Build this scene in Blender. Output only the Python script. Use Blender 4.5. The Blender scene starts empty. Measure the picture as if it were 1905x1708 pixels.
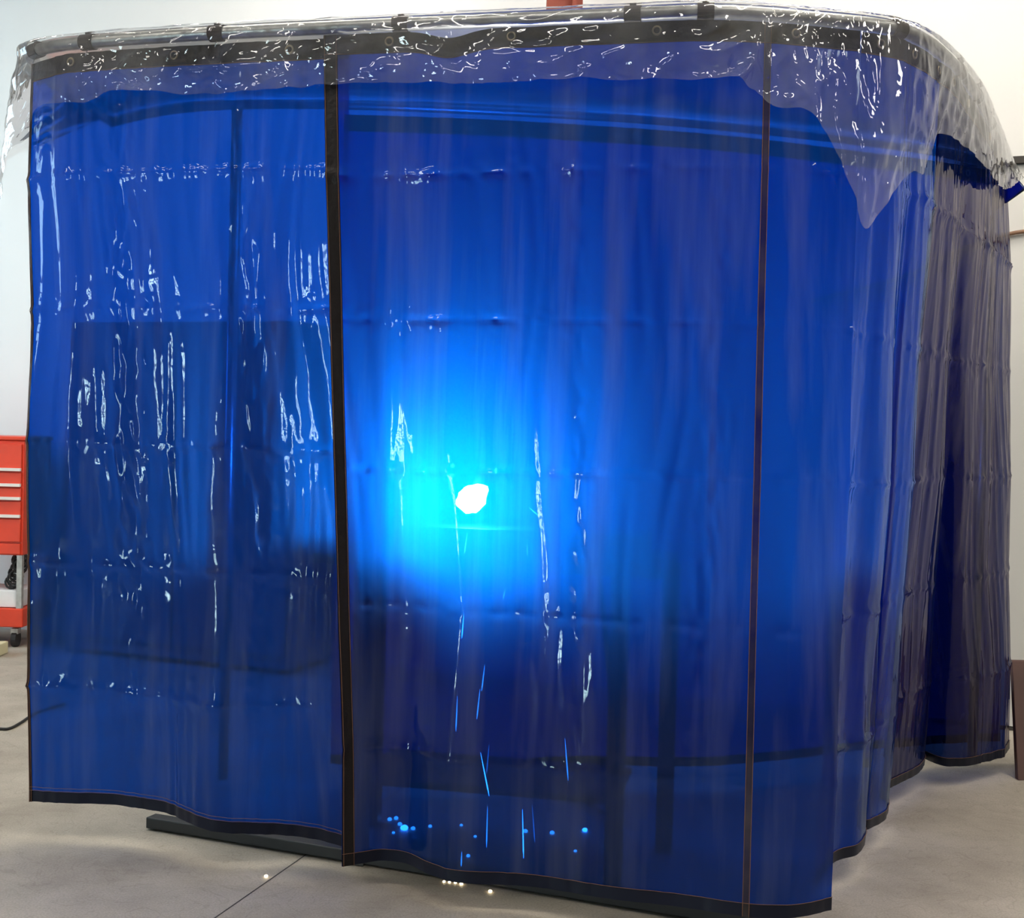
import bpy, bmesh, math, random
from mathutils import Vector, Matrix, noise
random.seed(7)
sc = bpy.context.scene
COL = sc.collection
V = Vector
# ------------------------------------------------------------------ camera
FPX, W, H = 2400.0, 1905.0, 1708.0
CAMZ = 1.3
CAM = V((0, 0, CAMZ))
th = math.atan(54 / FPX); rho = math.radians(1.5)
F = V((0, math.cos(th), -math.sin(th)))
u0 = V((0, math.sin(th), math.cos(th))); r0 = V((1, 0, 0))
R = r0 * math.cos(rho) + u0 * math.sin(rho)
U = u0 * math.cos(rho) - r0 * math.sin(rho)
cam = bpy.data.cameras.new('camera'); co = bpy.data.objects.new('camera', cam); COL.objects.link(co)
cam.sensor_fit = 'HORIZONTAL'; cam.sensor_width = 36; cam.lens = 36 * FPX / W
m = Matrix((R, U, -F)).transposed().to_4x4(); m.translation = CAM
co.matrix_world = m
sc.camera = co
def ray(px, py): return F + R * ((px - W / 2) / FPX) - U * ((py - H / 2) / FPX)
def onZ(px, py, z):
    d = ray(px, py); t = (z - CAMZ) / d.z
    return CAM + d * t
def atY(px, py, Y):
    d = ray(px, py); return CAM + d * (Y / d.y)
# ------------------------------------------------------------------ render look
vs = sc.view_settings; vs.view_transform = 'Standard'; vs.look = 'None'; vs.gamma = 1; vs.exposure = 0.0; vs.use_curve_mapping = False
cy = sc.cycles
cy.transparent_max_bounces = 24; cy.max_bounces = 7; cy.diffuse_bounces = 3; cy.glossy_bounces = 3; cy.adaptive_threshold = .02; cy.transmission_bounces = 6
cy.sample_clamp_indirect = 4.0; cy.caustics_reflective = False; cy.caustics_refractive = False
cy.use_denoising = True
# ------------------------------------------------------------------ materials
def newmat(name):
    mt = bpy.data.materials.new(name); mt.use_nodes = True
    nt = mt.node_tree; nt.nodes.clear()
    out = nt.nodes.new('ShaderNodeOutputMaterial')
    return mt, nt, out
def N(nt, t, **kw):
    n = nt.nodes.new(t)
    for k, v in kw.items():
        if k in n.inputs: n.inputs[k].default_value = v
        else: setattr(n, k, v)
    return n
def L(nt, a, b): nt.links.new(a, b)
def coords(nt, scale=(1, 1, 1)):
    tc = N(nt, 'ShaderNodeTexCoord'); mp = N(nt, 'ShaderNodeMapping'); mp.inputs['Scale'].default_value = scale
    L(nt, tc.outputs['Object'], mp.inputs['Vector']); return mp.outputs['Vector']
def solid(name, c, rough=.5, metal=0, spec=.5, var=.08, vscale=8, bump=0, bscale=60):
    mt, nt, out = newmat(name)
    p = N(nt, 'ShaderNodeBsdfPrincipled'); p.inputs['Roughness'].default_value = rough; p.inputs['Metallic'].default_value = metal
    p.inputs['Specular IOR Level'].default_value = spec
    v = coords(nt)
    n = N(nt, 'ShaderNodeTexNoise'); n.inputs['Scale'].default_value = vscale; n.inputs['Detail'].default_value = 5; L(nt, v, n.inputs['Vector'])
    cr = N(nt, 'ShaderNodeValToRGB')
    cr.color_ramp.elements[0].position = .3; cr.color_ramp.elements[1].position = .7
    cr.color_ramp.elements[0].color = tuple(x * (1 - var) for x in c) + (1,)
    cr.color_ramp.elements[1].color = tuple(min(1, x * (1 + var)) for x in c) + (1,)
    L(nt, n.outputs['Fac'], cr.inputs['Fac']); L(nt, cr.outputs['Color'], p.inputs['Base Color'])
    if bump:
        n2 = N(nt, 'ShaderNodeTexNoise'); n2.inputs['Scale'].default_value = bscale; L(nt, v, n2.inputs['Vector'])
        b = N(nt, 'ShaderNodeBump'); b.inputs['Strength'].default_value = bump; b.inputs['Distance'].default_value = .01
        L(nt, n2.outputs['Fac'], b.inputs['Height']); L(nt, b.outputs['Normal'], p.inputs['Normal'])
    L(nt, p.outputs['BSDF'], out.inputs['Surface']); return mt
def emit(name, c, s):
    mt, nt, out = newmat(name)
    e = N(nt, 'ShaderNodeEmission'); e.inputs['Color'].default_value = (*c, 1); e.inputs['Strength'].default_value = s
    L(nt, e.outputs[0], out.inputs['Surface']); return mt
def sheet(name, tint, transl, tfac, dust, dfac, rough, bscale, bstr, ior=1.5, gloss=(1, 1, 1), streak=False):
    """thin plastic sheet: tinted clear transmission + a little scattering + mirror-like face"""
    mt, nt, out = newmat(name)
    tr = N(nt, 'ShaderNodeBsdfTransparent'); tr.inputs['Color'].default_value = (*tint, 1)
    tl = N(nt, 'ShaderNodeBsdfTranslucent'); tl.inputs['Color'].default_value = (*transl, 1)
    df = N(nt, 'ShaderNodeBsdfDiffuse'); df.inputs['Color'].default_value = (*dust, 1)
    gl = N(nt, 'ShaderNodeBsdfGlossy'); gl.inputs['Roughness'].default_value = rough; gl.inputs['Color'].default_value = (*gloss, 1)
    v = coords(nt, bscale)
    n = N(nt, 'ShaderNodeTexNoise'); n.inputs['Scale'].default_value = 1; n.inputs['Detail'].default_value = 4; n.inputs['Distortion'].default_value = .6
    L(nt, v, n.inputs['Vector'])
    b = N(nt, 'ShaderNodeBump'); b.inputs['Strength'].default_value = bstr; b.inputs['Distance'].default_value = .01
    L(nt, n.outputs['Fac'], b.inputs['Height']); L(nt, b.outputs['Normal'], gl.inputs['Normal'])
    fr = N(nt, 'ShaderNodeFresnel'); fr.inputs['IOR'].default_value = ior; L(nt, b.outputs['Normal'], fr.inputs['Normal'])
    # dust haze patches
    v2 = coords(nt, (13, 13, .7) if streak else (bscale[0] * .35, bscale[1] * .35, bscale[2] * .35))
    n2 = N(nt, 'ShaderNodeTexNoise'); n2.inputs['Scale'].default_value = 1; n2.inputs['Detail'].default_value = 6; L(nt, v2, n2.inputs['Vector'])
    mr = N(nt, 'ShaderNodeMapRange'); mr.inputs['From Min'].default_value = .5 if streak else .35; mr.inputs['From Max'].default_value = .72 if streak else .7
    mr.inputs['To Min'].default_value = dfac * .3; mr.inputs['To Max'].default_value = dfac * (3.2 if streak else 1.7); L(nt, n2.outputs['Fac'], mr.inputs['Value'])
    m1 = N(nt, 'ShaderNodeMixShader'); m1.inputs[0].default_value = tfac; L(nt, tr.outputs[0], m1.inputs[1]); L(nt, tl.outputs[0], m1.inputs[2])
    m2 = N(nt, 'ShaderNodeMixShader'); L(nt, mr.outputs[0], m2.inputs[0]); L(nt, m1.outputs[0], m2.inputs[1]); L(nt, df.outputs[0], m2.inputs[2])
    m3 = N(nt, 'ShaderNodeMixShader'); L(nt, fr.outputs[0], m3.inputs[0]); L(nt, m2.outputs[0], m3.inputs[1]); L(nt, gl.outputs[0], m3.inputs[2])
    L(nt, m3.outputs[0], out.inputs['Surface']); return mt
M = {}
M['vinyl'] = sheet('blue_vinyl', (.002, .046, .42), (.0, .18, 1.0), .15, (.24, .27, .31), .05, .03, (20, 20, 2.0), .045, ior=1.38, gloss=(.55, .66, .70), streak=True)
M['vinyl_shaded'] = sheet('blue_vinyl_shaded', (.006, .022, .13), (.0, .06, .4), .10, (.30, .28, .27), .05, .05, (20, 20, 2.0), .045, ior=1.42, gloss=(.60, .56, .54), streak=True)  # blue vinyl copy, tint darkened to stand for light lost in doubled pleats
M['film'] = sheet('clear_film', (.86, .87, .88), (.9, .9, .88), .06, (.8, .79, .77), .10, .04, (9, 9, 4), .22, ior=1.55)
M['film_soft'] = sheet('clear_film_soft', (.86, .87, .88), (.9, .9, .88), .08, (.8, .79, .77), .10, .35, (9, 9, 4), .3, ior=1.3)
M['seam'] = sheet('seam_vinyl', (.02, .03, .12), (.02, .05, .3), .2, (.12, .10, .10), .25, .05, (20, 20, 20), .1)
M['band'] = solid('black_band', (.010, .007, .007), .45, spec=.25, bump=.3)
M['hem'] = solid('folded_hem', (.005, .008, .022), .4, spec=.25)
M['thread'] = solid('brown_thread', (.20, .10, .06), .8)
M['brass'] = solid('grommet_brass', (.45, .36, .22), .35, .9)
M['galv'] = solid('galvanised_pipe', (.50, .50, .48), .38, .7, var=.2, vscale=30)
M['blackmetal'] = solid('black_steel', (.012, .012, .014), .5)
M['clip'] = solid('brown_strap', (.045, .030, .024), .6)
M['red'] = solid('red_paint', (.72, .055, .02), .35)
M['whitemetal'] = solid('white_strip', (.82, .78, .72), .4)
M['rubber'] = solid('rubber', (.02, .02, .02), .7)
M['cream'] = solid('cream_box', (.72, .66, .42), .7)
M['paper'] = solid('white_carton', (.80, .80, .80), .8)
M['steel'] = solid('table_steel', (.10, .10, .10), .45, .8, var=.3)
M['cabinet'] = solid('grey_cabinet', (.16, .17, .19), .35)
M['brown'] = solid('brown_wood', (.075, .030, .022), .6)
M['beam'] = solid('primer_beam', (.28, .055, .030), .6)
M['wire'] = solid('cable', (.015, .014, .014), .6)
M['wirebrown'] = solid('brown_cable', (.22, .12, .07), .6)
M['wall'] = solid('wall_paint', (.80, .79, .76), .7, var=.02, vscale=2)
M['panel'] = solid('panel_paint', (.70, .69, .66), .6, var=.02, vscale=2)
M['dim'] = solid('room_paint', (.42, .40, .38), .8, var=.1, vscale=1)
M['line'] = solid('dark_joint', (.05, .045, .04), .8)
M['ceilmat'] = solid('ceiling_paint', (.35, .34, .33), .8)
M['arc'] = emit('welding_arc', (1, 1, 1), 1250)
M['spark'] = emit('spark_glow', (1, .80, .5), 10)
M['sparkb'] = emit('spark_glow_hot', (1, .9, .7), 20)
M['sparkf'] = emit('spark_glow_soft', (1, .9, .7), 2.2)
M['pane'] = emit('daylit_pane', (.72, .95, 1), 60)
M['fill_pane'] = emit('fill_window_glow', (.60, .84, 1), 10)
M['tube'] = emit('lamp_tube', (1, .93, .83), 31)
# concrete
def concrete():
    mt, nt, out = newmat('concrete')
    p = N(nt, 'ShaderNodeBsdfPrincipled'); p.inputs['Roughness'].default_value = .6
    v = coords(nt)
    a = N(nt, 'ShaderNodeTexNoise'); a.inputs['Scale'].default_value = 2.2; a.inputs['Detail'].default_value = 9; a.inputs['Roughness'].default_value = .62; L(nt, v, a.inputs['Vector'])
    c1 = N(nt, 'ShaderNodeValToRGB'); e = c1.color_ramp.elements; e[0].position = .32; e[0].color = (.31, .27, .215, 1); e[1].position = .68; e[1].color = (.50, .45, .37, 1)
    L(nt, a.outputs['Fac'], c1.inputs['Fac'])
    b = N(nt, 'ShaderNodeTexNoise'); b.inputs['Scale'].default_value = 170; b.inputs['Detail'].default_value = 3; L(nt, v, b.inputs['Vector'])
    mx = N(nt, 'ShaderNodeMix', data_type='RGBA', blend_type='OVERLAY'); mx.inputs['Factor'].default_value = .35
    L(nt, c1.outputs['Color'], mx.inputs[6]); L(nt, b.outputs['Fac'], mx.inputs[7])
    # curved trowel marks
    w = N(nt, 'ShaderNodeTexNoise'); w.inputs['Scale'].default_value = 5; w.inputs['Detail'].default_value = 2; w.inputs['Distortion'].default_value = 2.5; L(nt, v, w.inputs['Vector'])
    c2 = N(nt, 'ShaderNodeValToRGB'); e = c2.color_ramp.elements; e[0].position = .485; e[0].color = (1, 1, 1, 1); e[1].position = .52; e[1].color = (1, 1, 1, 1)
    k = c2.color_ramp.elements.new(.503); k.color = (.80, .78, .76, 1)
    L(nt, w.outputs['Fac'], c2.inputs['Fac'])
    mx2 = N(nt, 'ShaderNodeMix', data_type='RGBA', blend_type='MULTIPLY'); mx2.inputs['Factor'].default_value = .7
    L(nt, mx.outputs[2], mx2.inputs[6]); L(nt, c2.outputs['Color'], mx2.inputs[7])
    L(nt, mx2.outputs[2], p.inputs['Base Color'])
    L(nt, p.outputs[0], out.inputs['Surface']); return mt
M['floor'] = concrete()
# ------------------------------------------------------------------ object helpers
def link(name, me, mat, parent=None, smooth=False):
    o = bpy.data.objects.new(name, me); COL.objects.link(o)
    if mat is not None: me.materials.append(mat)
    if smooth:
        for p in me.polygons: p.use_smooth = True
    if parent is not None:
        o.parent = parent; o.matrix_parent_inverse = parent.matrix_world.inverted()
    return o
def tag(o, label=None, cat=None, group=None, kind=None):
    if label: o['label'] = label
    if cat: o['category'] = cat
    if group: o['group'] = group
    if kind: o['kind'] = kind
    return o
def empty(name, loc, label, cat, group=None):
    o = bpy.data.objects.new(name, None); COL.objects.link(o); o.location = loc; o.empty_display_size = .05
    o.matrix_world = Matrix.Translation(V(loc))
    return tag(o, label, cat, group)
def mesh(verts, faces, name='m'):
    me = bpy.data.meshes.new(name); me.from_pydata([tuple(v) for v in verts], [], faces); me.update(); return me
class MB:
    def __init__(s): s.v = []; s.f = []
    def add(s, vs_, fs):
        k = len(s.v); s.v += [V(v) for v in vs_]; s.f += [tuple(i + k for i in f) for f in fs]; return s
    def box(s, c, size, rot=None):
        c = V(c); hx, hy, hz = [q / 2 for q in size]
        vs_ = [V((x, y, z)) for x in (-hx, hx) for y in (-hy, hy) for z in (-hz, hz)]
        if rot is not None: vs_ = [rot @ v for v in vs_]
        return s.add([c + v for v in vs_], [(0, 1, 3, 2), (4, 6, 7, 5), (0, 4, 5, 1), (2, 3, 7, 6), (0, 2, 6, 4), (1, 5, 7, 3)])
    def tube(s, pts, r, n=8, caps=True):
        pts = [V(p) for p in pts]; k = len(pts); vs_ = []; fs = []
        up = V((0, 0, 1))
        for i, p in enumerate(pts):
            t = (pts[min(i + 1, k - 1)] - pts[max(i - 1, 0)]).normalized()
            a = t.cross(up if abs(t.z) < .95 else V((1, 0, 0))).normalized(); b = t.cross(a).normalized()
            rr = r[i] if isinstance(r, (list, tuple)) else r
            for j in range(n):
                an = 2 * math.pi * j / n; vs_.append(p + a * math.cos(an) * rr + b * math.sin(an) * rr)
        for i in range(k - 1):
            for j in range(n):
                fs.append((i * n + j, i * n + (j + 1) % n, (i + 1) * n + (j + 1) % n, (i + 1) * n + j))
        if caps: fs.append(tuple(range(n - 1, -1, -1))); fs.append(tuple((k - 1) * n + j for j in range(n)))
        return s.add(vs_, fs)
    def torus(s, c, nrm, R_, r_, n=14, q=6):
        c = V(c); nrm = V(nrm).normalized(); a = nrm.orthogonal().normalized(); b = nrm.cross(a); vs_ = []; fs = []
        for i in range(n):
            an = 2 * math.pi * i / n; d = a * math.cos(an) + b * math.sin(an)
            for j in range(q):
                bn = 2 * math.pi * j / q; vs_.append(c + d * (R_ + r_ * math.cos(bn)) + nrm * r_ * math.sin(bn))
        for i in range(n):
            for j in range(q):
                fs.append((i * q + j, ((i + 1) % n) * q + j, ((i + 1) % n) * q + (j + 1) % q, i * q + (j + 1) % q))
        return s.add(vs_, fs)
    def build(s, name, mat, parent=None, smooth=False, bevel=0):
        o = link(name, mesh(s.v, s.f, name), mat, parent, smooth)
        if bevel:
            b = o.modifiers.new('bevel', 'BEVEL'); b.width = bevel; b.segments = 2; b.limit_method = 'ANGLE'
        return o
def catmull(P, t):
    """P: list of vectors (any dimension tuples); t in [0, n-1]"""
    n = len(P); i = min(max(int(math.floor(t)), 0), n - 2); f = t - i
    p0, p1, p2, p3 = P[max(i - 1, 0)], P[i], P[i + 1], P[min(i + 2, n - 1)]
    return p1 + ((p2 - p0) * .5) * f + (p0 - p1 * 2.5 + p2 * 2 - p3 * .5) * f * f + (p1 * 1.5 - p0 * .5 - p2 * 1.5 + p3 * .5) * f ** 3
def nz(x, y, z=0.0): return noise.noise(V((x, y, z)))
# ------------------------------------------------------------------ the room shell
WB0, WB1 = V((2.25, 5.84, 0)), V((-2.95, 7.87, 0))       # base line of the back wall
wd = (WB1 - WB0).normalized(); wn = V((wd.y, -wd.x, 0)).normalized()
if wn.y > 0: wn = -wn
def wallpt(s, off=0.0, z=0.0): p = WB0 + wd * s + wn * off; return V((p.x, p.y, z))
def struct(name, o, ): o['kind'] = 'structure'; return o
fl = MB().add([(-6, -6, 0), (6, -6, 0), (6, 10, 0), (-6, 10, 0), (-6, -6, -.1), (6, -6, -.1), (6, 10, -.1), (-6, 10, -.1)],
              [(0, 1, 2, 3), (7, 6, 5, 4), (0, 4, 5, 1), (1, 5, 6, 2), (2, 6, 7, 3), (3, 7, 4, 0)]).build('floor', M['floor'])
fl['kind'] = 'structure'
def slab(name, a, b, h0, h1, t, mat, parent=None):
    a = V(a); b = V(b); d = (b - a).normalized(); n_ = V((d.y, -d.x, 0)) * t
    mb = MB().add([(a.x, a.y, h0), (b.x, b.y, h0), (b.x, b.y, h1), (a.x, a.y, h1),
                   (a.x + n_.x, a.y + n_.y, h0), (b.x + n_.x, b.y + n_.y, h0), (b.x + n_.x, b.y + n_.y, h1), (a.x + n_.x, a.y + n_.y, h1)],
                  [(0, 1, 2, 3), (7, 6, 5, 4), (0, 4, 5, 1), (1, 5, 6, 2), (2, 6, 7, 3), (3, 7, 4, 0)])
    o = mb.build(name, mat, parent); o['kind'] = 'structure'; return o
CE = 4.6
slab('wall_back', wallpt(-4.1), wallpt(8.2), 0, CE, .12 if (wd.y * wn.x - wd.x * wn.y) < 0 else -.12, M['wall'])
slab('wall_front', (-6, -6, 0), (6, -6, 0), 0, CE, .1, M['dim'])
slab('wall_right', (6, -6, 0), (6, 10, 0), 0, CE, .1, M['dim'])
cl = MB().box((0, 2, CE + .05), (12.2, 16.2, .1)).build('ceiling', M['ceilmat']); cl['kind'] = 'structure'
# left wall with a tall many-paned daylight window
WY0, WY1, WZ0, WZ1 = -2.5, -1.2, .05, 1.75
mb = MB()
mb.box((-6.05, (-6 + WY0) / 2, CE / 2), (.1, WY0 + 6, CE)); mb.box((-6.05, (WY1 + 10) / 2, CE / 2), (.1, 10 - WY1, CE))
mb.box((-6.05, (WY0 + WY1) / 2, WZ0 / 2), (.1, WY1 - WY0, WZ0)); mb.box((-6.05, (WY0 + WY1) / 2, (WZ1 + CE) / 2), (.1, WY1 - WY0, CE - WZ1))
tag(mb.build('wall_left', M['dim']), kind='structure')
win = MB().box((-6.06, (WY0 + WY1) / 2, (WZ0 + WZ1) / 2), (.02, WY1 - WY0, WZ1 - WZ0)).build('door_1', M['pane']); win['kind'] = 'structure'
mb = MB(); ncol, nrow = 3, 12
for i in range(ncol + 1): mb.box((-6.02, WY0 + (WY1 - WY0) * i / ncol, (WZ0 + WZ1) / 2), (.05, .12, WZ1 - WZ0))
for j in range(nrow + 1): mb.box((-6.02, (WY0 + WY1) / 2, WZ0 + (WZ1 - WZ0) * j / nrow), (.05, WY1 - WY0, .05))
mb.build('door_frame', M['dim'], win)
w2 = MB().box((-5.985, 6.0, 2.4), (.02, 2.6, 2.0)).build('fill_window_1', M['fill_pane']); w2['kind'] = 'structure'  # unseen glowing window, added to brighten the left of the back wall
mb = MB()
for i in range(5): mb.box((-5.96, 4.7 + 2.6 * i / 4, 2.4), (.05, .08, 2.0))
for j in range(4): mb.box((-5.96, 6.0, 1.4 + 2.0 * j / 3), (.05, 2.6, .06))
mb.build('fill_window_frame', M['dim'], w2)
# base trim, ledge line, bright panel on the back wall (right of the booth)
mb = MB()
for s0, s1 in ((-1.2, .55),):
    c = wallpt((s0 + s1) / 2, .008, .008)
    mb.box(c, (s1 - s0, .016, .016), Matrix.Rotation(math.atan2(wd.y, wd.x), 3, 'Z'))
tag(mb.build('baseboard_back', M['line']), kind='structure')
zl = CAMZ + (824 - 303) * 5.85 / FPX
rotw = Matrix.Rotation(math.atan2(wd.y, wd.x), 3, 'Z')
tag(MB().box(wallpt(-.35, .02, zl), (1.2, .04, .03), rotw).build('trim_1', M['line']), kind='structure')
tag(MB().box(wallpt(-.35, .008, zl / 2), (1.2, .016, zl - .04), rotw).build('trim_2', M['panel']), kind='structure')
# reddish steel beam end behind the booth, above the rail
p = atY(1050, 5, 6.2); q = atY(1096, 5, 6.2)
tag(MB().box((p.x, 6.2, 3.9), (.17, .12, 1.4)).box((p.x + .045, 6.12, 3.9), (.02, .05, 1.4)).build('trim_3', M['beam']), kind='structure')
# floor saw joint
a = onZ(590, 1576, 0); b = onZ(400, 1708, 0); d = (b - a).normalized(); a2 = a - d * 4; b2 = b + d * 3
s_ = V((-d.y, d.x, 0)) * .0025
tag(MB().add([a2 - s_ + V((0, 0, .0006)), a2 + s_ + V((0, 0, .0006)), b2 + s_ + V((0, 0, .0006)), b2 - s_ + V((0, 0, .0006))], [(0, 1, 2, 3)]).build('trim_4', M['line']), kind='structure')
# ------------------------------------------------------------------ booth top rail
ZR = 2.42
railpx = [(45, 100), (60, 85), (100, 74), (172, 66), (400, 50), (740, 34), (1165, 16), (1310, 10), (1430, 15), (1500, 22), (1600, 31), (1670, 42), (1725, 66), (1760, 96), (1790, 128), (1812, 160), (1838, 212), (1872, 300)]
rail = []
for (x, y) in railpx:
    q = onZ(x, y + 12, ZR); rail.append(V((q.x, q.y, 0)))
def smooth_pts(P, it=2):
    for _ in range(it):
        P = [P[0]] + [(P[i - 1] + P[i] * 2 + P[i + 1]) / 4 for i in range(1, len(P) - 1)] + [P[-1]]
    return P
# resample rail on straight front line + rounded corners + straight side
FL, FR = rail[1], rail[8]
fdir = (rail[7] - rail[3]).normalized()
sdir = (rail[-1] - rail[14]).normalized()
pl = [V((FL.x - .035, FL.y + .9, 0)), V((FL.x - .06, FL.y + .35, 0)), V((FL.x - .03, FL.y + .08, 0))] + rail[1:]
dense = []
for i in range((len(pl) - 1) * 8 + 1): dense.append(catmull(pl, i / 8))
dense = smooth_pts(dense, 12)
def railxy(px):
    """point of the rail whose pixel column is px (front and bend)"""
    best = None
    for i, p in enumerate(dense[16:]):
        d = V((p.x, p.y, ZR)) - CAM; x = W / 2 + FPX * d.dot(R) / d.dot(F)
        if best is None or abs(x - px) < best[0]: best = (abs(x - px), p)
    return best[1]
frame = empty('booth_frame', (0.2, 4.3, 0), 'galvanised pipe frame with a rounded top rail that the blue curtains hang from', 'frame')
MB().tube([V((p.x, p.y, ZR)) for p in dense], .019, 14).build('top_rail', M['galv'], frame, True)
# rear rail closing the frame, posts and feet
back = [dense[-1] + V((0.0, 0, 0)), V((1.86, 5.20, 0)), V((1.5, 4.95, 0)), V((.6, 4.65, 0)), V((0, 4.56, 0)), V((-.7, 4.52, 0)), V((-1.2, 4.62, 0)), dense[0]]
bd = smooth_pts([catmull(back, i / 8) for i in range((len(back) - 1) * 8 + 1)], 8)
MB().tube([V((p.x, p.y, ZR)) for p in bd], .019, 12).build('rear_rail', M['galv'], frame, True)
for (x, y) in ((-1.0, 4.57), (1.88, 5.16)):
    MB().tube([V((x, y, .03)), V((x, y, ZR))], .019, 12).build('post', M['galv'], frame, True)
f0 = onZ(275, 1545, 0); f1 = onZ(640, 1606, 0); fd = (f1 - f0).normalized()
fend = f0 + fd * 2.0
MB().box((f0 + fend) / 2 + V((0, .03, .022)), ((fend - f0).length, .05, .036), Matrix.Rotation(math.atan2(fd.y, fd.x), 3, 'Z')).build('foot_bar', M['blackmetal'], frame, bevel=.004)
MB().box((fend.x - .02, fend.y + .05, ZR / 2), (.035, .035, ZR)).build('post', M['galv'], frame) if False else None
# ------------------------------------------------------------------ curtains
class Panel:
    crumple = ()
    ev0 = .10
    calm = None
    def __init__(s, st, zt, zb, creases, seed, amp=1.0, dips=(), bulge=0.0, off=0.0):
        s.T = []; s.B = []
        for (tx, ty, bx, by) in st:
            if ty is None: q = railxy(tx)
            else: q = onZ(tx, ty + 12, ZR)
            s.T.append(V((q.x, q.y, 0))); q = onZ(bx, by, zb if not callable(zb) else zb(bx)); s.B.append(V((q.x, q.y, 0)))
        s.zb = [zb if not callable(zb) else zb(a[2]) for a in st]
        s.zt = zt; s.seed = seed; s.amp = amp; s.creases = creases; s.dips = dips; s.bulge = bulge; s.off = off
        s.n = len(st)
        # arc-length table
        s.tab = [(0.0, 0.0)]; acc = 0
        K = (s.n - 1) * 40; last = None
        for i in range(K + 1):
            t = i / 40; pp = (catmull(s.T, t) + catmull(s.B, t)) / 2
            if last is not None: acc += (pp - last).length; s.tab.append((acc, t))
            last = pp
        s.len = acc
    def t_of(s, a):
        a = max(0, min(s.len, a)); lo, hi = 0, len(s.tab) - 1
        while hi - lo > 1:
            mid = (lo + hi) // 2
            if s.tab[mid][0] <= a: lo = mid
            else: hi = mid
        (a0, t0), (a1, t1) = s.tab[lo], s.tab[hi]
        return t0 + (t1 - t0) * ((a - a0) / max(1e-9, a1 - a0))
    def a_of_station(s, k):
        for (a, t) in s.tab:
            if t >= k - 1e-6: return a
        return s.len
    def ztop(s, a):
        z = s.zt
        for (c, w_, d_) in s.dips: z -= d_ * math.exp(-((a - c) / w_) ** 2)
        return z
    def zbot(s, a):
        t = s.t_of(a); i = min(int(t), s.n - 2); f = t - i
        return s.zb[i] * (1 - f) + s.zb[i + 1] * f
    def crease_z(s, k, a):
        return s.creases[k] + .010 * nz(a * 1.7, k * 7.1, s.seed) + .003 * nz(a * 9, k * 3.3, s.seed)
    def pt(s, a, v, push=0.0):
        t = s.t_of(a)
        Tp, Bp = catmull(s.T, t), catmull(s.B, t)
        zt, zb = s.ztop(a), s.zbot(a); z = zt + (zb - zt) * v
        p = Tp.lerp(Bp, v)
        t2, t1 = min(s.n - 1, t + .02), max(0, t - .02)
        d = (catmull(s.T, t2).lerp(catmull(s.B, t2), v) - catmull(s.T, t1).lerp(catmull(s.B, t1), v))
        if d.length < 1e-6: d = V((1, 0, 0))
        d.normalize(); nrm = V((d.y, -d.x, 0))            # outward (towards the viewer side)
        S = s.seed
        ev = min(1, s.ev0 + v * 1.5)
        f = .030 * ev * nz(a * 2.6 + .35 * nz(z * 1.1, S), z * .45, S + 1.3)
        f += .0125 * ev * nz(a * 8.5 + 1.2 * nz(z * .9, a, S), z * .8, S + 5.1)
        rr = nz(a * 19 + 1.3 * nz(z * 1.4, a * 2, S + 2), z * 1.1, S + 9.7)
        f += .0038 * (1 - 2 * abs(rr)) 
        f += .0009 * nz(a * 55, z * 9, S + 3.9)
        for (ac, w_, sl, am) in s.crumple:
            e_ = math.exp(-((a - ac - sl * (v - .5)) / w_) ** 2)
            if e_ > .03:
                f += am * e_ * (1 - 2.4 * abs(nz(a * 34, z * 8, S + 6))) + am * .5 * e_ * nz(a * 70, z * 30, S)
        # fold lines left from packing: alternate kinks, puckered beside the line
        cz = [zt] + [s.crease_z(k, a) for k in range(len(s.creases))] + [zb]
        for k in range(len(cz) - 1):
            if z <= cz[k] + 1e-9 and z >= cz[k + 1] - 1e-9:
                w_ = (cz[k] - z) / max(1e-6, cz[k] - cz[k + 1])
                tri = w_ if k % 2 == 0 else 1 - w_
                f += .010 * (tri - .5); break
        for c in cz[1:-1]:
            dz = abs(z - c)
            if dz < .12:
                f += (.0095 * math.exp(-dz / .009) * (.5 + 1.3 * nz(a * 17, c, S)) + .0012 * math.exp(-dz / .012) * nz(a * 90, c, S)) / max(s.amp, .5)
                f += .0036 * math.exp(-dz / .035) * nz(a * 42, z * 40, S + 8)
        if s.calm and s.calm[0] < a < s.calm[1]: f *= 1 - s.calm[2] * math.sin(math.pi * (a - s.calm[0]) / (s.calm[1] - s.calm[0])) ** .5
        f *= s.amp
        f += s.bulge * math.sin(math.pi * v)
        p = p + nrm * (f + push + s.off)
        return V((p.x, p.y, z)), nrm
    def grid(s, a0, a1, v0, v1, da, dz, push=0.0, thick=0.0):
        na = max(2, int(round((a1 - a0) / da))); nv = max(1, int(round((v1 - v0) * (s.zt - s.zbot(a0)) / dz)))
        vs_ = []; fs = []
        for j in range(nv + 1):
            for i in range(na + 1):
                p, n_ = s.pt(a0 + (a1 - a0) * i / na, v0 + (v1 - v0) * j / nv, push); vs_.append(p)
        for j in range(nv):
            for i in range(na):
                q = j * (na + 1) + i; fs.append((q, q + na + 1, q + na + 2, q + 1))
        me = mesh(vs_, fs); return me
    def line(s, pts, r, push, parent, name='stitching'):
        MB().tube([s.pt(a, v, push)[0] for a, v in pts], r, 5).build(name, M['thread'], parent, True)
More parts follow.
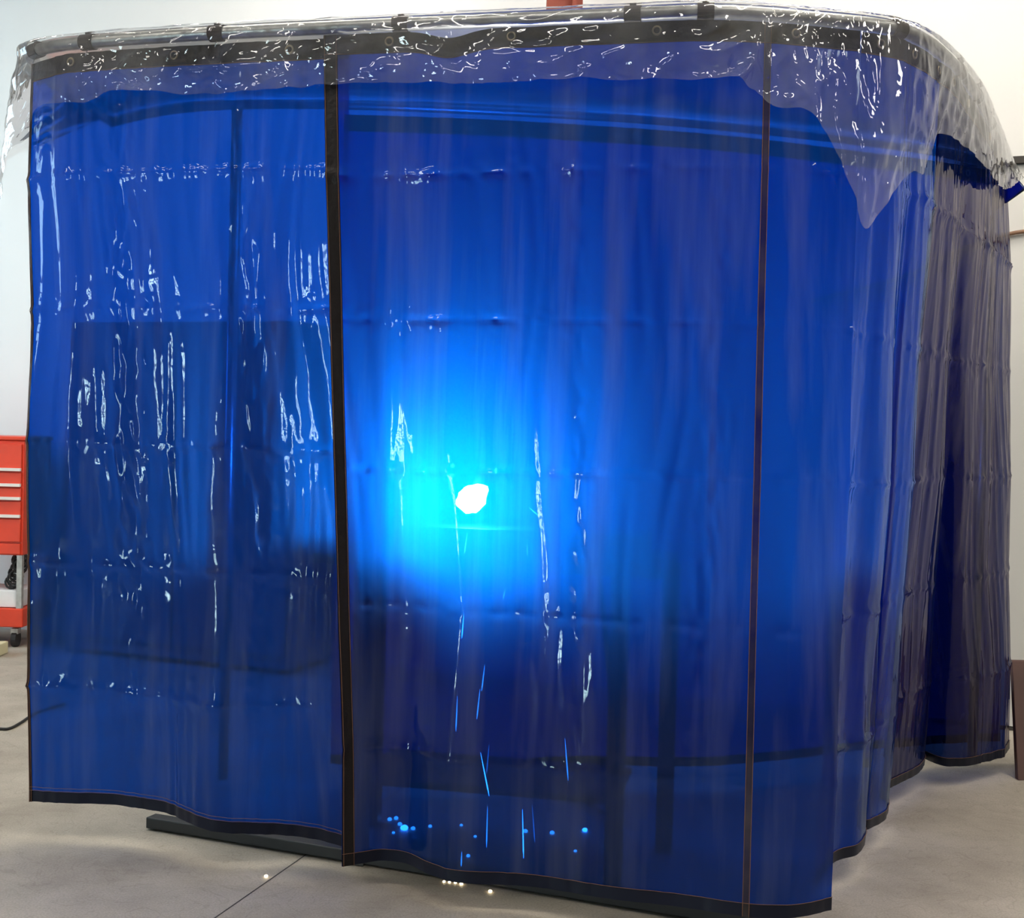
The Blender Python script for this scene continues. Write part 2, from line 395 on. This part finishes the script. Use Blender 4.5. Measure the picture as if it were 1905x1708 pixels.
def make_curtain(name, P, label, band=True, left_hem=.0, right_hem=.0, rows=(), seams=(), fin=.008, parent_loc=None, hemh=.034, sheetmat='vinyl'):
    c0 = P.pt(P.len / 2, 1)[0]
    root = empty(name, (c0.x, c0.y, c0.z), label, 'welding curtain')
    link('vinyl_sheet', P.grid(0, P.len, 0, 1, fin, .008), M[sheetmat], root, True)
    hgt = P.zt - P.zbot(P.len / 2)
    if band:
        vb = .058 / hgt
        o = link('header_band', P.grid(0, P.len, 0, vb, .01, .012, .0022), M['band'], root, True)
        P.line([(P.len * i / 160, vb * .97) for i in range(161)], .0009, .004, root)
        k = max(3, int(P.len / .29))
        for i in range(k):
            a = P.len * (i + .5) / k; q, n_ = P.pt(a, vb * .45, .0045)
            MB().torus(q, n_, .011, .0032).build('grommet', M['brass'], root, True)
    link('bottom_hem', P.grid(0, P.len, 1 - hemh / hgt, 1.0, .01, .012, .0018), M['hem'], root, True)
    n_ = int(P.len / .012)
    for r_ in rows: P.line([(P.len * i / n_, 1 - r_ / hgt) for i in range(n_ + 1)], .0008, .0035, root)
    for (a0, a1, vt) in ((0, left_hem, 0), (P.len - right_hem, P.len, 0)):
        if a1 - a0 > .001:
            o = link('side_hem', P.grid(a0, a1, 0, 1, .006, .012, .0035), M['band'], root, True)
            for aa in (a0 + .003, a1 - .003): P.line([(aa, i / 170) for i in range(171)], .0008, .0052, root)
    for a in seams:
        link('seam_strip', P.grid(a - .009, a + .009, 0, 1, .006, .012, .0026), M['seam'], root, True)
        for aa in (a - .008, a + .008): P.line([(aa, i / 170) for i in range(171)], .0009, .0045, root)
    return root
stA = [(47, None, 55, 1491), (110, None, 120, 1494), (172, None, 200, 1496), (250, None, 300, 1508), (320, None, 352, 1524), (400, None, 410, 1548), (520, None, 520, 1556), (645, None, 645, 1576)]
PA = Panel(stA, 2.392, lambda x: .118 - .05 * max(0, (x - 300) / 340), (2.03, 1.63, 1.225, .86, .475), 3.1, amp=1.15, off=-.004)
PA.crumple = ((PA.a_of_station(3.6) if 0 else .36, .06, .0, .004), (.78, .06, .02, .004))
make_curtain('welding_curtain', PA, 'translucent blue vinyl curtain at the left of the booth with double stitched hem', rows=(.036, .046), left_hem=.012)
stB = [(606, None, 634, 1611), (690, None, 700, 1597), (770, None, 770, 1606), (860, None, 842, 1638), (980, None, 960, 1648), (1100, None, 1070, 1660), (1200, None, 1160, 1671), (1310, None, 1270, 1684), (1430, None, 1387, 1702), (1520, None, 1480, 1703), (1600, None, 1540, 1690)]
PB = Panel(stB, 2.396, .075, (2.0, 1.595, 1.185, .80, .40), 11.7, amp=.9, off=.012, dips=((.36, .07, .022),))
_a7, _a8, _a5 = PB.a_of_station(7), PB.a_of_station(8), PB.a_of_station(5)
PB.calm = (_a5 + .05, PB.len - .02, .55)
PB.crumple = ((_a7 + .33 * (_a8 - _a7), .045, -.05, .006), (_a5 - .01, .018, .06, .004))
make_curtain('welding_curtain', PB, 'widest translucent blue vinyl curtain with the welding glow behind it and a dark left edge', left_hem=.034, rows=(.034,), seams=(PB.a_of_station(8),))
stC = [(1602, 31, 1520, 1650), (1640, 37, 1556, 1606), (1668, 42, 1600, 1592), (1690, 50, 1617, 1566), (1712, 60, 1596, 1535), (1728, 69, 1612, 1545), (1745, 82, 1645, 1522), (1759, 95, 1636, 1480)]
PC = Panel(stC, 2.396, .075, (2.0, 1.58, 1.17, .80, .42), 23.3, amp=.8)
PC.ev0 = .3
make_curtain('welding_curtain', PC, 'narrow pleated blue vinyl curtain round the front right corner of the booth', rows=(.034,), fin=.006)
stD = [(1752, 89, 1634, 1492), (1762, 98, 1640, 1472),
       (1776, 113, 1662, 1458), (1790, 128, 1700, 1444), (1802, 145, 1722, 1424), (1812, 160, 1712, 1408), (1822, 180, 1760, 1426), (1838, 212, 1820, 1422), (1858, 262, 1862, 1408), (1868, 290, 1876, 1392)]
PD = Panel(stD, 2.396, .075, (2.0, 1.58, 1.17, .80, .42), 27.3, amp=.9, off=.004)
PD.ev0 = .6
make_curtain('welding_curtain', PD, 'pleated blue vinyl curtain, its tint darkened for doubled folds, along the right side of the booth', rows=(.034,), fin=.006, sheetmat='vinyl_shaded')
# rear curtain, seen past the right edge and through the others
class WP(Panel):
    def __init__(s, T_, B_, zt, zb, creases, seed, amp=1, off=0, bulge=0):
        s.T = [V((*a, 0)) for a in T_]; s.B = [V((*a, 0)) for a in B_]; s.zb = [zb] * len(T_); s.zt = zt; s.seed = seed; s.amp = amp; s.creases = creases; s.dips = (); s.bulge = bulge; s.off = off; s.n = len(T_)
        s.tab = [(0.0, 0.0)]; acc = 0; last = None
        for i in range((s.n - 1) * 40 + 1):
            t = i / 40; pp = (catmull(s.T, t) + catmull(s.B, t)) / 2
            if last is not None: acc += (pp - last).length; s.tab.append((acc, t))
            last = pp
        s.len = acc
e1 = atY(1896, 900, 5.2); 
PR = WP([(-.62, 4.55), (-.2, 4.56), (.3, 4.62), (.8, 4.73), (1.3, 4.92), (1.6, 5.04), (1.9, 5.20)], [(-.62, 4.60), (-.2, 4.52), (.3, 4.66), (.8, 4.70), (1.3, 4.95), (1.65, 5.10), (2.01, 5.2)], 2.39, .09, (2.0, 1.6, 1.2, .8, .4), 31.9, amp=1.0)
rearc = make_curtain('welding_curtain', PR, 'rear blue vinyl curtain showing as a thin strip past the right edge of the booth', fin=.012)
# ------------------------------------------------------------------ hangers on the rail
order = 'first second third fourth fifth sixth seventh eighth ninth tenth'.split()
clips = [(68, 0), (172, 0), (400, 0), (740, 0), (1165, 0), (1310, 0), (1670, 0), (1784, 1), (1814, 1), (1838, 1)]
def rail_near(px, side):
    best = None; pts = dense[16:]
    for i, p in enumerate(pts):
        d = V((p.x, p.y, ZR)) - CAM; x = W / 2 + FPX * d.dot(R) / d.dot(F)
        if best is None or abs(x - px) < best[0]: best = (abs(x - px), i)
    i = best[1]; t = (pts[min(i + 1, len(pts) - 1)] - pts[max(i - 1, 0)]).normalized(); return pts[i], t
def make_hanger(p, t, label):
    root = empty('curtain_hanger', (p.x, p.y, ZR), label, 'hanger', 'strap hangers along the booth rail')
    n_ = V((t.y, -t.x, 0)); vs_ = []; fs = []; K = 20
    for j in (-1, 1):
        for r_ in (.0195, .0235):
            for i in range(K):
                an = 2 * math.pi * i / K; vs_.append(V((p.x, p.y, ZR)) + t * (.022 * j) + (n_ * math.cos(an) + V((0, 0, 1)) * math.sin(an)) * r_)
    for i in range(K):
        k = (i + 1) % K
        fs += [(K + i, K + k, 3 * K + k, 3 * K + i), (i, 2 * K + i, 2 * K + k, k), (i, k, K + k, K + i), (2 * K + i, 3 * K + i, 3 * K + k, 2 * K + k)]
    link('strap', mesh(vs_, fs), M['clip'], root, False)
    c = V((p.x, p.y, ZR))
    MB().box(c + V((0, 0, .025)), (.018, .012, .005), Matrix.Rotation(math.atan2(t.y, t.x), 3, 'Z')).build('buckle', M['clip'], root, bevel=.002)
    MB().tube([c + V((0, 0, -.022)), c + n_ * .008 + V((0, 0, -.030)), c + n_ * .012 + V((0, 0, -.042))], .0018, 6).build('hook', M['galv'], root, True)
for i, (px, sd) in enumerate(clips):
    p, t = rail_near(px, sd)
    make_hanger(p, t, 'dark strap hanger on the booth rail, %s counted from the left corner' % order[i])
# ------------------------------------------------------------------ clear plastic film over the top
film = empty('plastic_film', (0.2, 4.0, ZR + .03), 'crinkled clear plastic film draped over the top of the booth', 'plastic sheet')
def outward(i):
    t = (dense[min(i + 1, len(dense) - 1)] - dense[max(i - 1, 0)]).normalized(); return V((t.y, -t.x, 0))
def dense_idx(px):
    best = None
    for i, p in enumerate(dense):
        if i < 16: continue
        d = V((p.x, p.y, ZR)) - CAM; x = W / 2 + FPX * d.dot(R) / d.dot(F)
        if best is None or abs(x - px) < best[0]: best = (abs(x - px), i)
    return best[1]
fs_st = []   # (rail index, bottom point)
def fst(idx, bx, by, dep): fs_st.append((idx, atY(bx, by, dep)))
fst(0, -60, 330, 4.9); fst(6, -30, 350, 4.5); fst(12, 5, 385, 4.15)
for (tx, bx, by, of) in [(50, 32, 285, .04), (62, 60, 262, .05), (85, 82, 205, .03), (120, 130, 193, .03), (172, 165, 193, .03), (210, 205, 176, .02), (300, 290, 172, .02), (400, 385, 176, .025), (430, 420, 176, .03),
                         (520, 520, 167, .02), (640, 640, 160, .02), (800, 800, 155, .02), (860, 860, 160, .03), (1000, 1000, 152, .02), (1165, 1165, 150, .02), (1290, 1280, 150, .025), (1390, 1368, 148, .03),
                         (1440, 1400, 165, .04), (1480, 1435, 203, .05), (1530, 1500, 212, .06), (1570, 1535, 262, .08), (1610, 1575, 350, .10), (1640, 1600, 428, .12), (1670, 1650, 365, .10), (1690, 1690, 320, .09),
                         (1715, 1712, 322, .08), (1735, 1738, 252, .07), (1765, 1775, 262, .08), (1790, 1808, 290, .09), (1815, 1838, 322, .10), (1845, 1866, 352, .12), (1872, 1900, 330, .18)]:
    i = dense_idx(tx); p = dense[i] + outward(i) * of
    fst(i, bx, by, p.y)
fn = len(fs_st)
FT = [dense[i].copy() for i, _ in fs_st]; FO = [outward(i) for i, _ in fs_st]; FB = [b for _, b in fs_st]
def film_pt(t, v):
    Tp = catmull(FT, t); o = catmull(FO, t); o.z = 0; o.normalize(); Bp = catmull(FB, t)
    zt = ZR + .026
    top = V((Tp.x, Tp.y, zt)) + o * .0
    lip = V((Tp.x, Tp.y, ZR + .006)) + o * .030
    if v < .12:
        w = v / .12; p = top.lerp(lip, w) + o * .006 * math.sin(w * math.pi) + V((0, 0, .006 * math.sin(w * math.pi)))
    else:
        w = (v - .12) / .88; p = lip.lerp(Bp, w)
        hang = (lip.z - Bp.z)
        p += o * .03 * math.sin(w * math.pi) * min(1, hang)
    s_ = t
    arc = (Tp - FT[0]).length
    e = .25 + v
    a = Tp.x * 1.0 + Tp.y * .9
    r1 = abs(nz(a * 9 + v * 1.5, v * 2.2, 4.4)); r2 = abs(nz(a * 21 - v * 2, v * 5 + a, 9.2))
    f = e * (.016 * (1 - 2.2 * r1) + .007 * (1 - 2.2 * r2)) + .0025 * nz(a * 60, p.z * 45, 2.2)
    kk = min(1, max(0, (t - (fn - 11)) / 4)); f *= 1 - .62 * kk; e *= 1 - .6 * kk
    f = max(f, -.012 if v < .5 else -.02)
    return p + o * (f + .004) + V((0, 0, .006 * nz(a * 13, v * 3, 1.1) * e))
na, nv = 620, 46
vs_ = [film_pt((fn - 1) * i / na, j / nv) for j in range(nv + 1) for i in range(na + 1)]
fc = []
for j in range(nv):
    for i in range(na):
        q = j * (na + 1) + i; fc.append((q, q + na + 1, q + na + 2, q + 1))
link('film_flap', mesh(vs_, fc), M['film'], film, True)
# top sheet of the film, sagging between the rails
na, nv = 120, 60; vs_ = []; fc = []
frontP = [dense[int((len(dense) - 1) * i / na)] for i in range(na + 1)]
backP = [bd[::-1][int((len(bd) - 1) * i / na)] for i in range(na + 1)]
for j in range(nv + 1):
    for i in range(na + 1):
        w = j / nv; p = frontP[i].lerp(backP[i], w)
        sag = math.sin(math.pi * w) * math.sin(math.pi * i / na)
        z = ZR + .024 - .05 * sag + .012 * sag ** .5 * (1 - 2 * abs(nz(p.x * 5, p.y * 5, 6.6)))
        vs_.append(V((p.x, p.y, z)))
for j in range(nv):
    for i in range(na):
        q = j * (na + 1) + i; fc.append((q, q + 1, q + na + 2, q + na + 1))
link('top_sheet', mesh(vs_, fc), M['film_soft'], film, True)
# blue corner of the rear curtain lying over the rail end
P0, P1, P2, P3 = atY(1850, 262, 5.1), atY(1908, 352, 5.05), atY(1852, 392, 5.12), atY(1842, 330, 5.15)
vs_ = []; fc = []; K = 14
for i in range(K + 1):
    for j in range(K + 1):
        a, b = i / K, j / K
        q = P0.lerp(P1, a).lerp(P3.lerp(P2, a), b); q = q + V((0, -.012 * math.sin(a * 7 + b * 2), 0)); vs_.append(q)
for i in range(K):
    for j in range(K):
        q = i * (K + 1) + j; fc.append((q, q + 1, q + K + 2, q + K + 1))
cf = link('corner_flap', mesh(vs_, fc), M['vinyl'], rearc, True); cf['label'] = 'pointed corner sticking out at the right end of the rail'
sm = cf.modifiers.new('solid', 'SOLIDIFY'); sm.thickness = .002
# ------------------------------------------------------------------ welding table, work and arc
Rz = Matrix.Rotation(math.radians(-11.5), 3, 'Z')
TC = V((-.02, 3.90, 0))
table = empty('welding_table', TC, 'dark steel welding table standing inside the booth behind the blue curtain', 'table')
def tb(c, s, name, mat=M['steel'], bev=.003): return MB().box(TC + Rz @ V(c), s, Rz).build(name, mat, table, bevel=bev)
tb((0, 0, .915), (1.02, .52, .03), 'table_top')
for y, xx in ((-.17, .38), (.2, .455)):
    for x in (-xx, xx + (.04 if y > 0 else 0)): tb((x, y, .45), (.05, .05, .90), 'leg')
tb((0, 0, .25), (.78, .36, .02), 'shelf')
arcp = atY(874, 930, 3.76)
wk = MB().box(TC + Rz @ V((.05, -.13, .9725)), (.80, .20, .085), Rz).build('steel_bar', M['steel'], None, bevel=.003); tag(wk, 'steel workpiece lying on the welding table under the arc', 'workpiece')
bm = bmesh.new(); bmesh.ops.create_icosphere(bm, subdivisions=3, radius=.040)
for v in bm.verts:
    n_ = v.co.normalized(); v.co += n_ * .008 * nz(n_.x * 2, n_.y * 2, n_.z * 2 + 3) + V((.018, 0, .012)) * max(0, n_.dot(V((.75, 0, .65)))) ** 3
me = bpy.data.meshes.new('arc'); bm.to_mesh(me); bm.free()
o = link('welding_arc', me, M['arc'], None, True); o.location = arcp; tag(o, 'blinding white welding arc glowing through the middle of the blue curtain', 'welding arc')
# torch held down to the work by a stand
torch = empty('welding_torch', arcp + V((.0, .1, .1)), 'dark welding torch reaching down to the glowing arc', 'torch')
MB().tube([arcp + V((.01, .03, .02)), arcp + V((.03, .09, .09))], [.009, .012], 12).build('nozzle', M['brass'], torch, True)
MB().tube([arcp + V((.03, .09, .09)), arcp + V((.05, .15, .15)), arcp + V((.10, .24, .17)), arcp + V((.2, .32, .15))], [.008, .012, .015, .016], 12).build('handle', M['blackmetal'], torch, True)
MB().tube([arcp + V((.2, .32, .15)), arcp + V((.32, .38, .06)), arcp + V((.40, .42, -.15)), arcp + V((.46, .46, -.6)), arcp + V((.48, .50, -1.07)), arcp + V((.3, .9, -1.075))], .008, 8).build('hose', M['wire'], torch, True)
# ------------------------------------------------------------------ sparks and spatter
def spark(x0, y0, x1, y1, Y, mat, label, r=.0017):
    a, b = atY(x0, y0, Y), atY(x1, y1, Y); 
    pts = [a.lerp(b, k / 6) for k in range(7)]
    o = MB().tube(pts, [r * .25, r * .6, r * .8, r, r * 1.1, r * 1.1, r * .3], 6).build('spark', mat, None, True)
    return tag(o, label, 'spark', 'falling sparks')
S_ = [((863, 1142, 859, 1188), 'sparkb', 'bright short spark falling just below the edge of the glow'),
      ((902, 1236, 896, 1286), 'spark', 'slanting spark below the glow, just above its twin'),
      ((893, 1282, 887, 1338), 'spark', 'slanting spark directly under another in a broken line'),
      ((851, 1295, 848, 1361), 'spark', 'upright spark leftmost in the middle of the dark lower curtain'),
      ((894, 1400, 910, 1481), 'sparkb', 'bright long spark slanting down to the right low on the curtain'),
      ((910, 1385, 905, 1440), 'sparkf', 'faint spark crossing the top of the bright slanting one'),
      ((1051, 1374, 1057, 1452), 'spark', 'lone spark to the right of the others crossing the lowest fold line'),
      ((907, 1500, 905, 1577), 'spark', 'upright spark over the hem under the bright slanting one'),
      ((972, 1506, 974, 1597), 'sparkb', 'longest upright spark near the bottom hem'),
      ((990, 1498, 995, 1568), 'sparkf', 'dim upright spark close beside the longest one'),
      ((859, 1584, 858, 1612), 'spark', 'short spark just above the bottom hem'),
      ((940, 1094, 936, 1115), 'spark', 'tiny spark at the lower border of the blue glow'),
      ((984, 944, 1002, 960), 'sparkb', 'tiny spark flying right of the arc'),
      ((869, 993, 864, 1030), 'sparkb', 'small spark straight under the arc'),
      ((776, 1022, 765, 1046), 'spark', 'small spark slanting at the lower left of the arc'),
      ((981, 1010, 981, 1034), 'spark', 'small upright spark at the lower right of the arc')]
for (c, mt, lb) in S_: spark(*c, 3.70 if c[0] < 800 else 3.60, M[mt], lb)
def bead(px, py, r, mat, label, grp):
    p = onZ(px, py, r * .8)
    bm = bmesh.new(); bmesh.ops.create_icosphere(bm, subdivisions=2, radius=r)
    for v in bm.verts: v.co.x *= 1.3; v.co += v.co.normalized() * r * .25 * nz(v.co.x * 90, v.co.y * 90, px)
    me = bpy.data.meshes.new('bead'); bm.to_mesh(me); bm.free()
    o = link('hot_spatter', me, mat, None, True); o.location = p
    return tag(o, label, 'spatter', grp)
GB = 'glowing spatter beads on the floor inside the booth'
for (x, y, r, lb) in [(692, 1511, .006, 'blue glowing bead highest and leftmost on the floor inside the booth'), (725, 1524, .006, 'blue glowing bead at the upper left of the brightest cluster'),
                      (737, 1522, .006, 'blue glowing bead at the top of the brightest cluster'), (752, 1540, .010, 'largest blue glowing bead in the cluster behind the curtain'), (744, 1533, .006, 'blue glowing bead touching the top of the largest one'),
                      (768, 1541, .006, 'blue glowing bead at the right tip of the cluster'), (732, 1549, .004, 'small blue bead below the cluster'), (800, 1537, .005, 'dim blue bead alone to the right of the cluster'),
                      (858, 1535, .004, 'tiny blue bead left of the upright sparks'), (884, 1556, .004, 'tiny blue bead beside the spark over the hem'), (978, 1546, .006, 'blue bead touching the longest spark'),
                      (1027, 1549, .006, 'round blue bead first to the right of the longest spark'), (1088, 1544, .007, 'bright round blue bead right of centre near the hem'), (1129, 1571, .006, 'upper one of the two beads farthest right'),
                      (1129, 1581, .005, 'lower one of the two beads farthest right'), (1070, 1583, .004, 'small blue bead low near the hem on the right'), (871, 1592, .005, 'blue bead beside the shortest spark above the hem')]:
    bead(x, y, r, M['spark'] if r < .0065 else M['sparkb'], lb, GB)
GO = 'hot white beads on the concrete in front of the curtain'
for (x, y, r, lb) in [(495, 1630, .004, 'hot white bead on the concrete beside the floor joint'), (912, 1658, .004, 'hot white bead nearest to the camera on the concrete'), (826, 1640, .003, 'hot bead at the left end of the short row below the hem'),
                      (836, 1641, .003, 'second hot bead in the short row below the hem'), (847, 1642, .003, 'third hot bead in the short row below the hem'), (858, 1644, .004, 'orange hot bead at the right end of the row below the hem')]:
    bead(x, y, r, M['spark'], lb, GO)
# ------------------------------------------------------------------ grey cabinet behind the booth
CX = atY(380, 900, 6.75); rw = Matrix.Rotation(math.atan2(wd.y, wd.x) - math.pi, 3, 'Z')
cc = V((CX.x, 0, 0)); sw = (WB0.x - CX.x) / -wd.x; cc = wallpt(sw, .27)
cab = empty('storage_cabinet', cc, 'grey two door metal cabinet against the wall behind the left curtain', 'cabinet')
def cb(c, s, name, mat, par, bev=.004): return MB().box(cc + rw @ V(c), s, rw).build(name, mat, par, bevel=bev)
cb((0, 0, .93), (1.42, .46, 1.80), 'body', M['cabinet'], cab)
for sx in (-1, 1):
    dr = cb((sx * .352, -.24, .95), (.69, .02, 1.70), 'door', M['cabinet'], cab)
    cb((sx * .06, -.265, .98), (.02, .025, .14), 'handle', M['galv'], dr)
# ------------------------------------------------------------------ red tool cart at the left
TY = 7.2
def tz(py): return CAMZ - (py - 776) * TY / FPX
tr_ = atY(39, 1000, TY).x; tcx = tr_ - .36; 
cart = empty('tool_cart', (tcx, TY + .2, 0), 'red rolling tool cart with pale drawer pulls left of the booth', 'tool cart')
z0, z1 = tz(1035), tz(820)
MB().box((tcx, TY + .24, (z0 + z1) / 2), (.72, .42, z1 - z0)).build('chest', M['red'], cart, bevel=.006)
MB().box((tcx, TY + .24, z1 + .012), (.74, .44, .022)).build('lid', M['red'], cart, bevel=.006)
edges = [825, 878, 907, 932, 965, 1011, 1034]
for k in range(len(edges) - 1):
    a, b = tz(edges[k]), tz(edges[k + 1])
    d_ = MB().box((tcx, TY + .022, (a + b) / 2), (.70, .02, (a - b) - .010)).build('drawer', M['red'], cart, bevel=.003)
    if k < 4: MB().box((tcx, TY + .004, b + .012), (.70, .018, .016)).build('handle', M['whitemetal'], d_)
MB().box((tcx, TY + .24, (tz(1135) + tz(1170)) / 2), (.74, .44, tz(1135) - tz(1170))).build('bottom_tray', M['red'], cart, bevel=.006)
for sx in (-.34, .34):
    for sy in (.05, .43): MB().box((tcx + sx, TY + sy, (z0 + tz(1140)) / 2), (.03, .03, z0 - tz(1140))).build('post', M['blackmetal'] if False else M['galv'], cart)
for sx in (-.31, .31):
    for sy in (.08, .40):
        c = V((tcx + sx, TY + sy, .045))
        w_ = MB().tube([c - V((.014, 0, 0)), c + V((.014, 0, 0))], .045, 18).build('wheel', M['rubber'], cart)
        MB().box(c + V((0, 0, .045)), (.04, .05, .03)).build('wheel_fork', M['galv'], w_)
bx = MB().box((tcx + .02, TY + .2, (tz(1103) + tz(1135)) / 2 + .003), (.64, .30, tz(1103) - tz(1135)), ).build('carton', M['paper'], None, bevel=.004)
tag(bx, 'white carton lying on the bottom tray of the red tool cart', 'carton')
mb = MB(); gx = tr_ - .03
for i in range(14):
    zz = tz(1103) + .02 + i * .0125
    mb.torus((gx - .05 + .03 * nz(i, 1.5) + .004 * i, TY + .1, zz + .01), (nz(i, .3), 1, nz(i, 5)), .035, .006, 14, 6)
o = mb.build('hose_coil', M['wire'], None, True); tag(o, 'dark coiled hose lying on the white carton in the red tool cart', 'hose')
p = onZ(20, 1192, 0)
MB_ = MB().box((tcx + .05, TY - .20, .035), (.60, .14, .065)).build('wood_block', M['cream'], None, bevel=.004); tag(MB_, 'pale yellow block on the floor in front of the red tool cart', 'block')
# cable on the floor at the left
cpts = [onZ(x, y, .006) for x, y in ((-120, 1340), (-60, 1352), (0, 1356), (18, 1355), (38, 1345), (70, 1325), (120, 1310))]
dp = [catmull(cpts, i / 6) for i in range((len(cpts) - 1) * 6 + 1)]
tag(MB().tube(dp, .006, 8).build('power_cable', M['wire'], None, True), 'black power cable on the concrete running under the left curtain', 'cable')
# cable on the wall at the right
cpts = [wallpt(-1.0, .03, 2.25), wallpt(-.45, .03, 2.22), wallpt(-.05, .03, CAMZ + (824 - 437) * 5.9 / FPX), wallpt(.25, .03, CAMZ + (824 - 470) * 5.9 / FPX), wallpt(.5, .03, 2.05), wallpt(.9, .03, 1.95)]
dp = [catmull(cpts, i / 6) for i in range((len(cpts) - 1) * 6 + 1)]
tag(MB().tube(dp, .009, 8).build('wall_cable', M['wirebrown'], None, True), 'brown cable running down across the pale wall right of the booth', 'cable')
# brown board leaning at the far right
b0 = onZ(1889, 1452, 0) + V((.01, 0, 0)); bt = V((b0.x + .06, b0.y + .25, .42))
mb = MB().add([b0, b0 + V((.30, .02, 0)), b0 + V((.30, .05, 0)), b0 + V((0, .03, 0)), bt, bt + V((.30, .02, 0)), bt + V((.30, .05, 0)), bt + V((0, .03, 0))],
              [(3, 2, 1, 0), (4, 5, 6, 7), (0, 1, 5, 4), (1, 2, 6, 5), (2, 3, 7, 6), (3, 0, 4, 7)])
tag(mb.build('wooden_board', M['brown'], None, bevel=.003), 'dark brown board leaning at the wall by the right edge', 'board')
# ------------------------------------------------------------------ ceiling lamps
pos = [(-1.2, 6.0), (1.2, 5.1), (3.2, 4.3), (-3.6, 5.2), (-1.2, 4.6), (1.2, 3.7), (3.6, 3.2), (-3.6, 1.8), (-1.2, 1.8), (1.2, 1.8), (3.6, 1.8), (-4.4, 0.2), (4.4, 0.2)]
for (x, y) in pos:
    root = empty('ceiling_lamp', (x, y, CE - .1), 'long white ceiling lamp above the booth', 'lamp', 'ceiling lamps')
    MB().box((x, y, CE - .05), (1.3, .34, .08)).build('housing', M['whitemetal'], root)
    MB().box((x, y, CE - .10), (1.22, .26, .02)).build('diffuser', M['tube'], root)
w = bpy.data.worlds.new('world'); sc.world = w; w.use_nodes = True
w.node_tree.nodes['Background'].inputs[0].default_value = (.6, .65, .7, 1); w.node_tree.nodes['Background'].inputs[1].default_value = .4
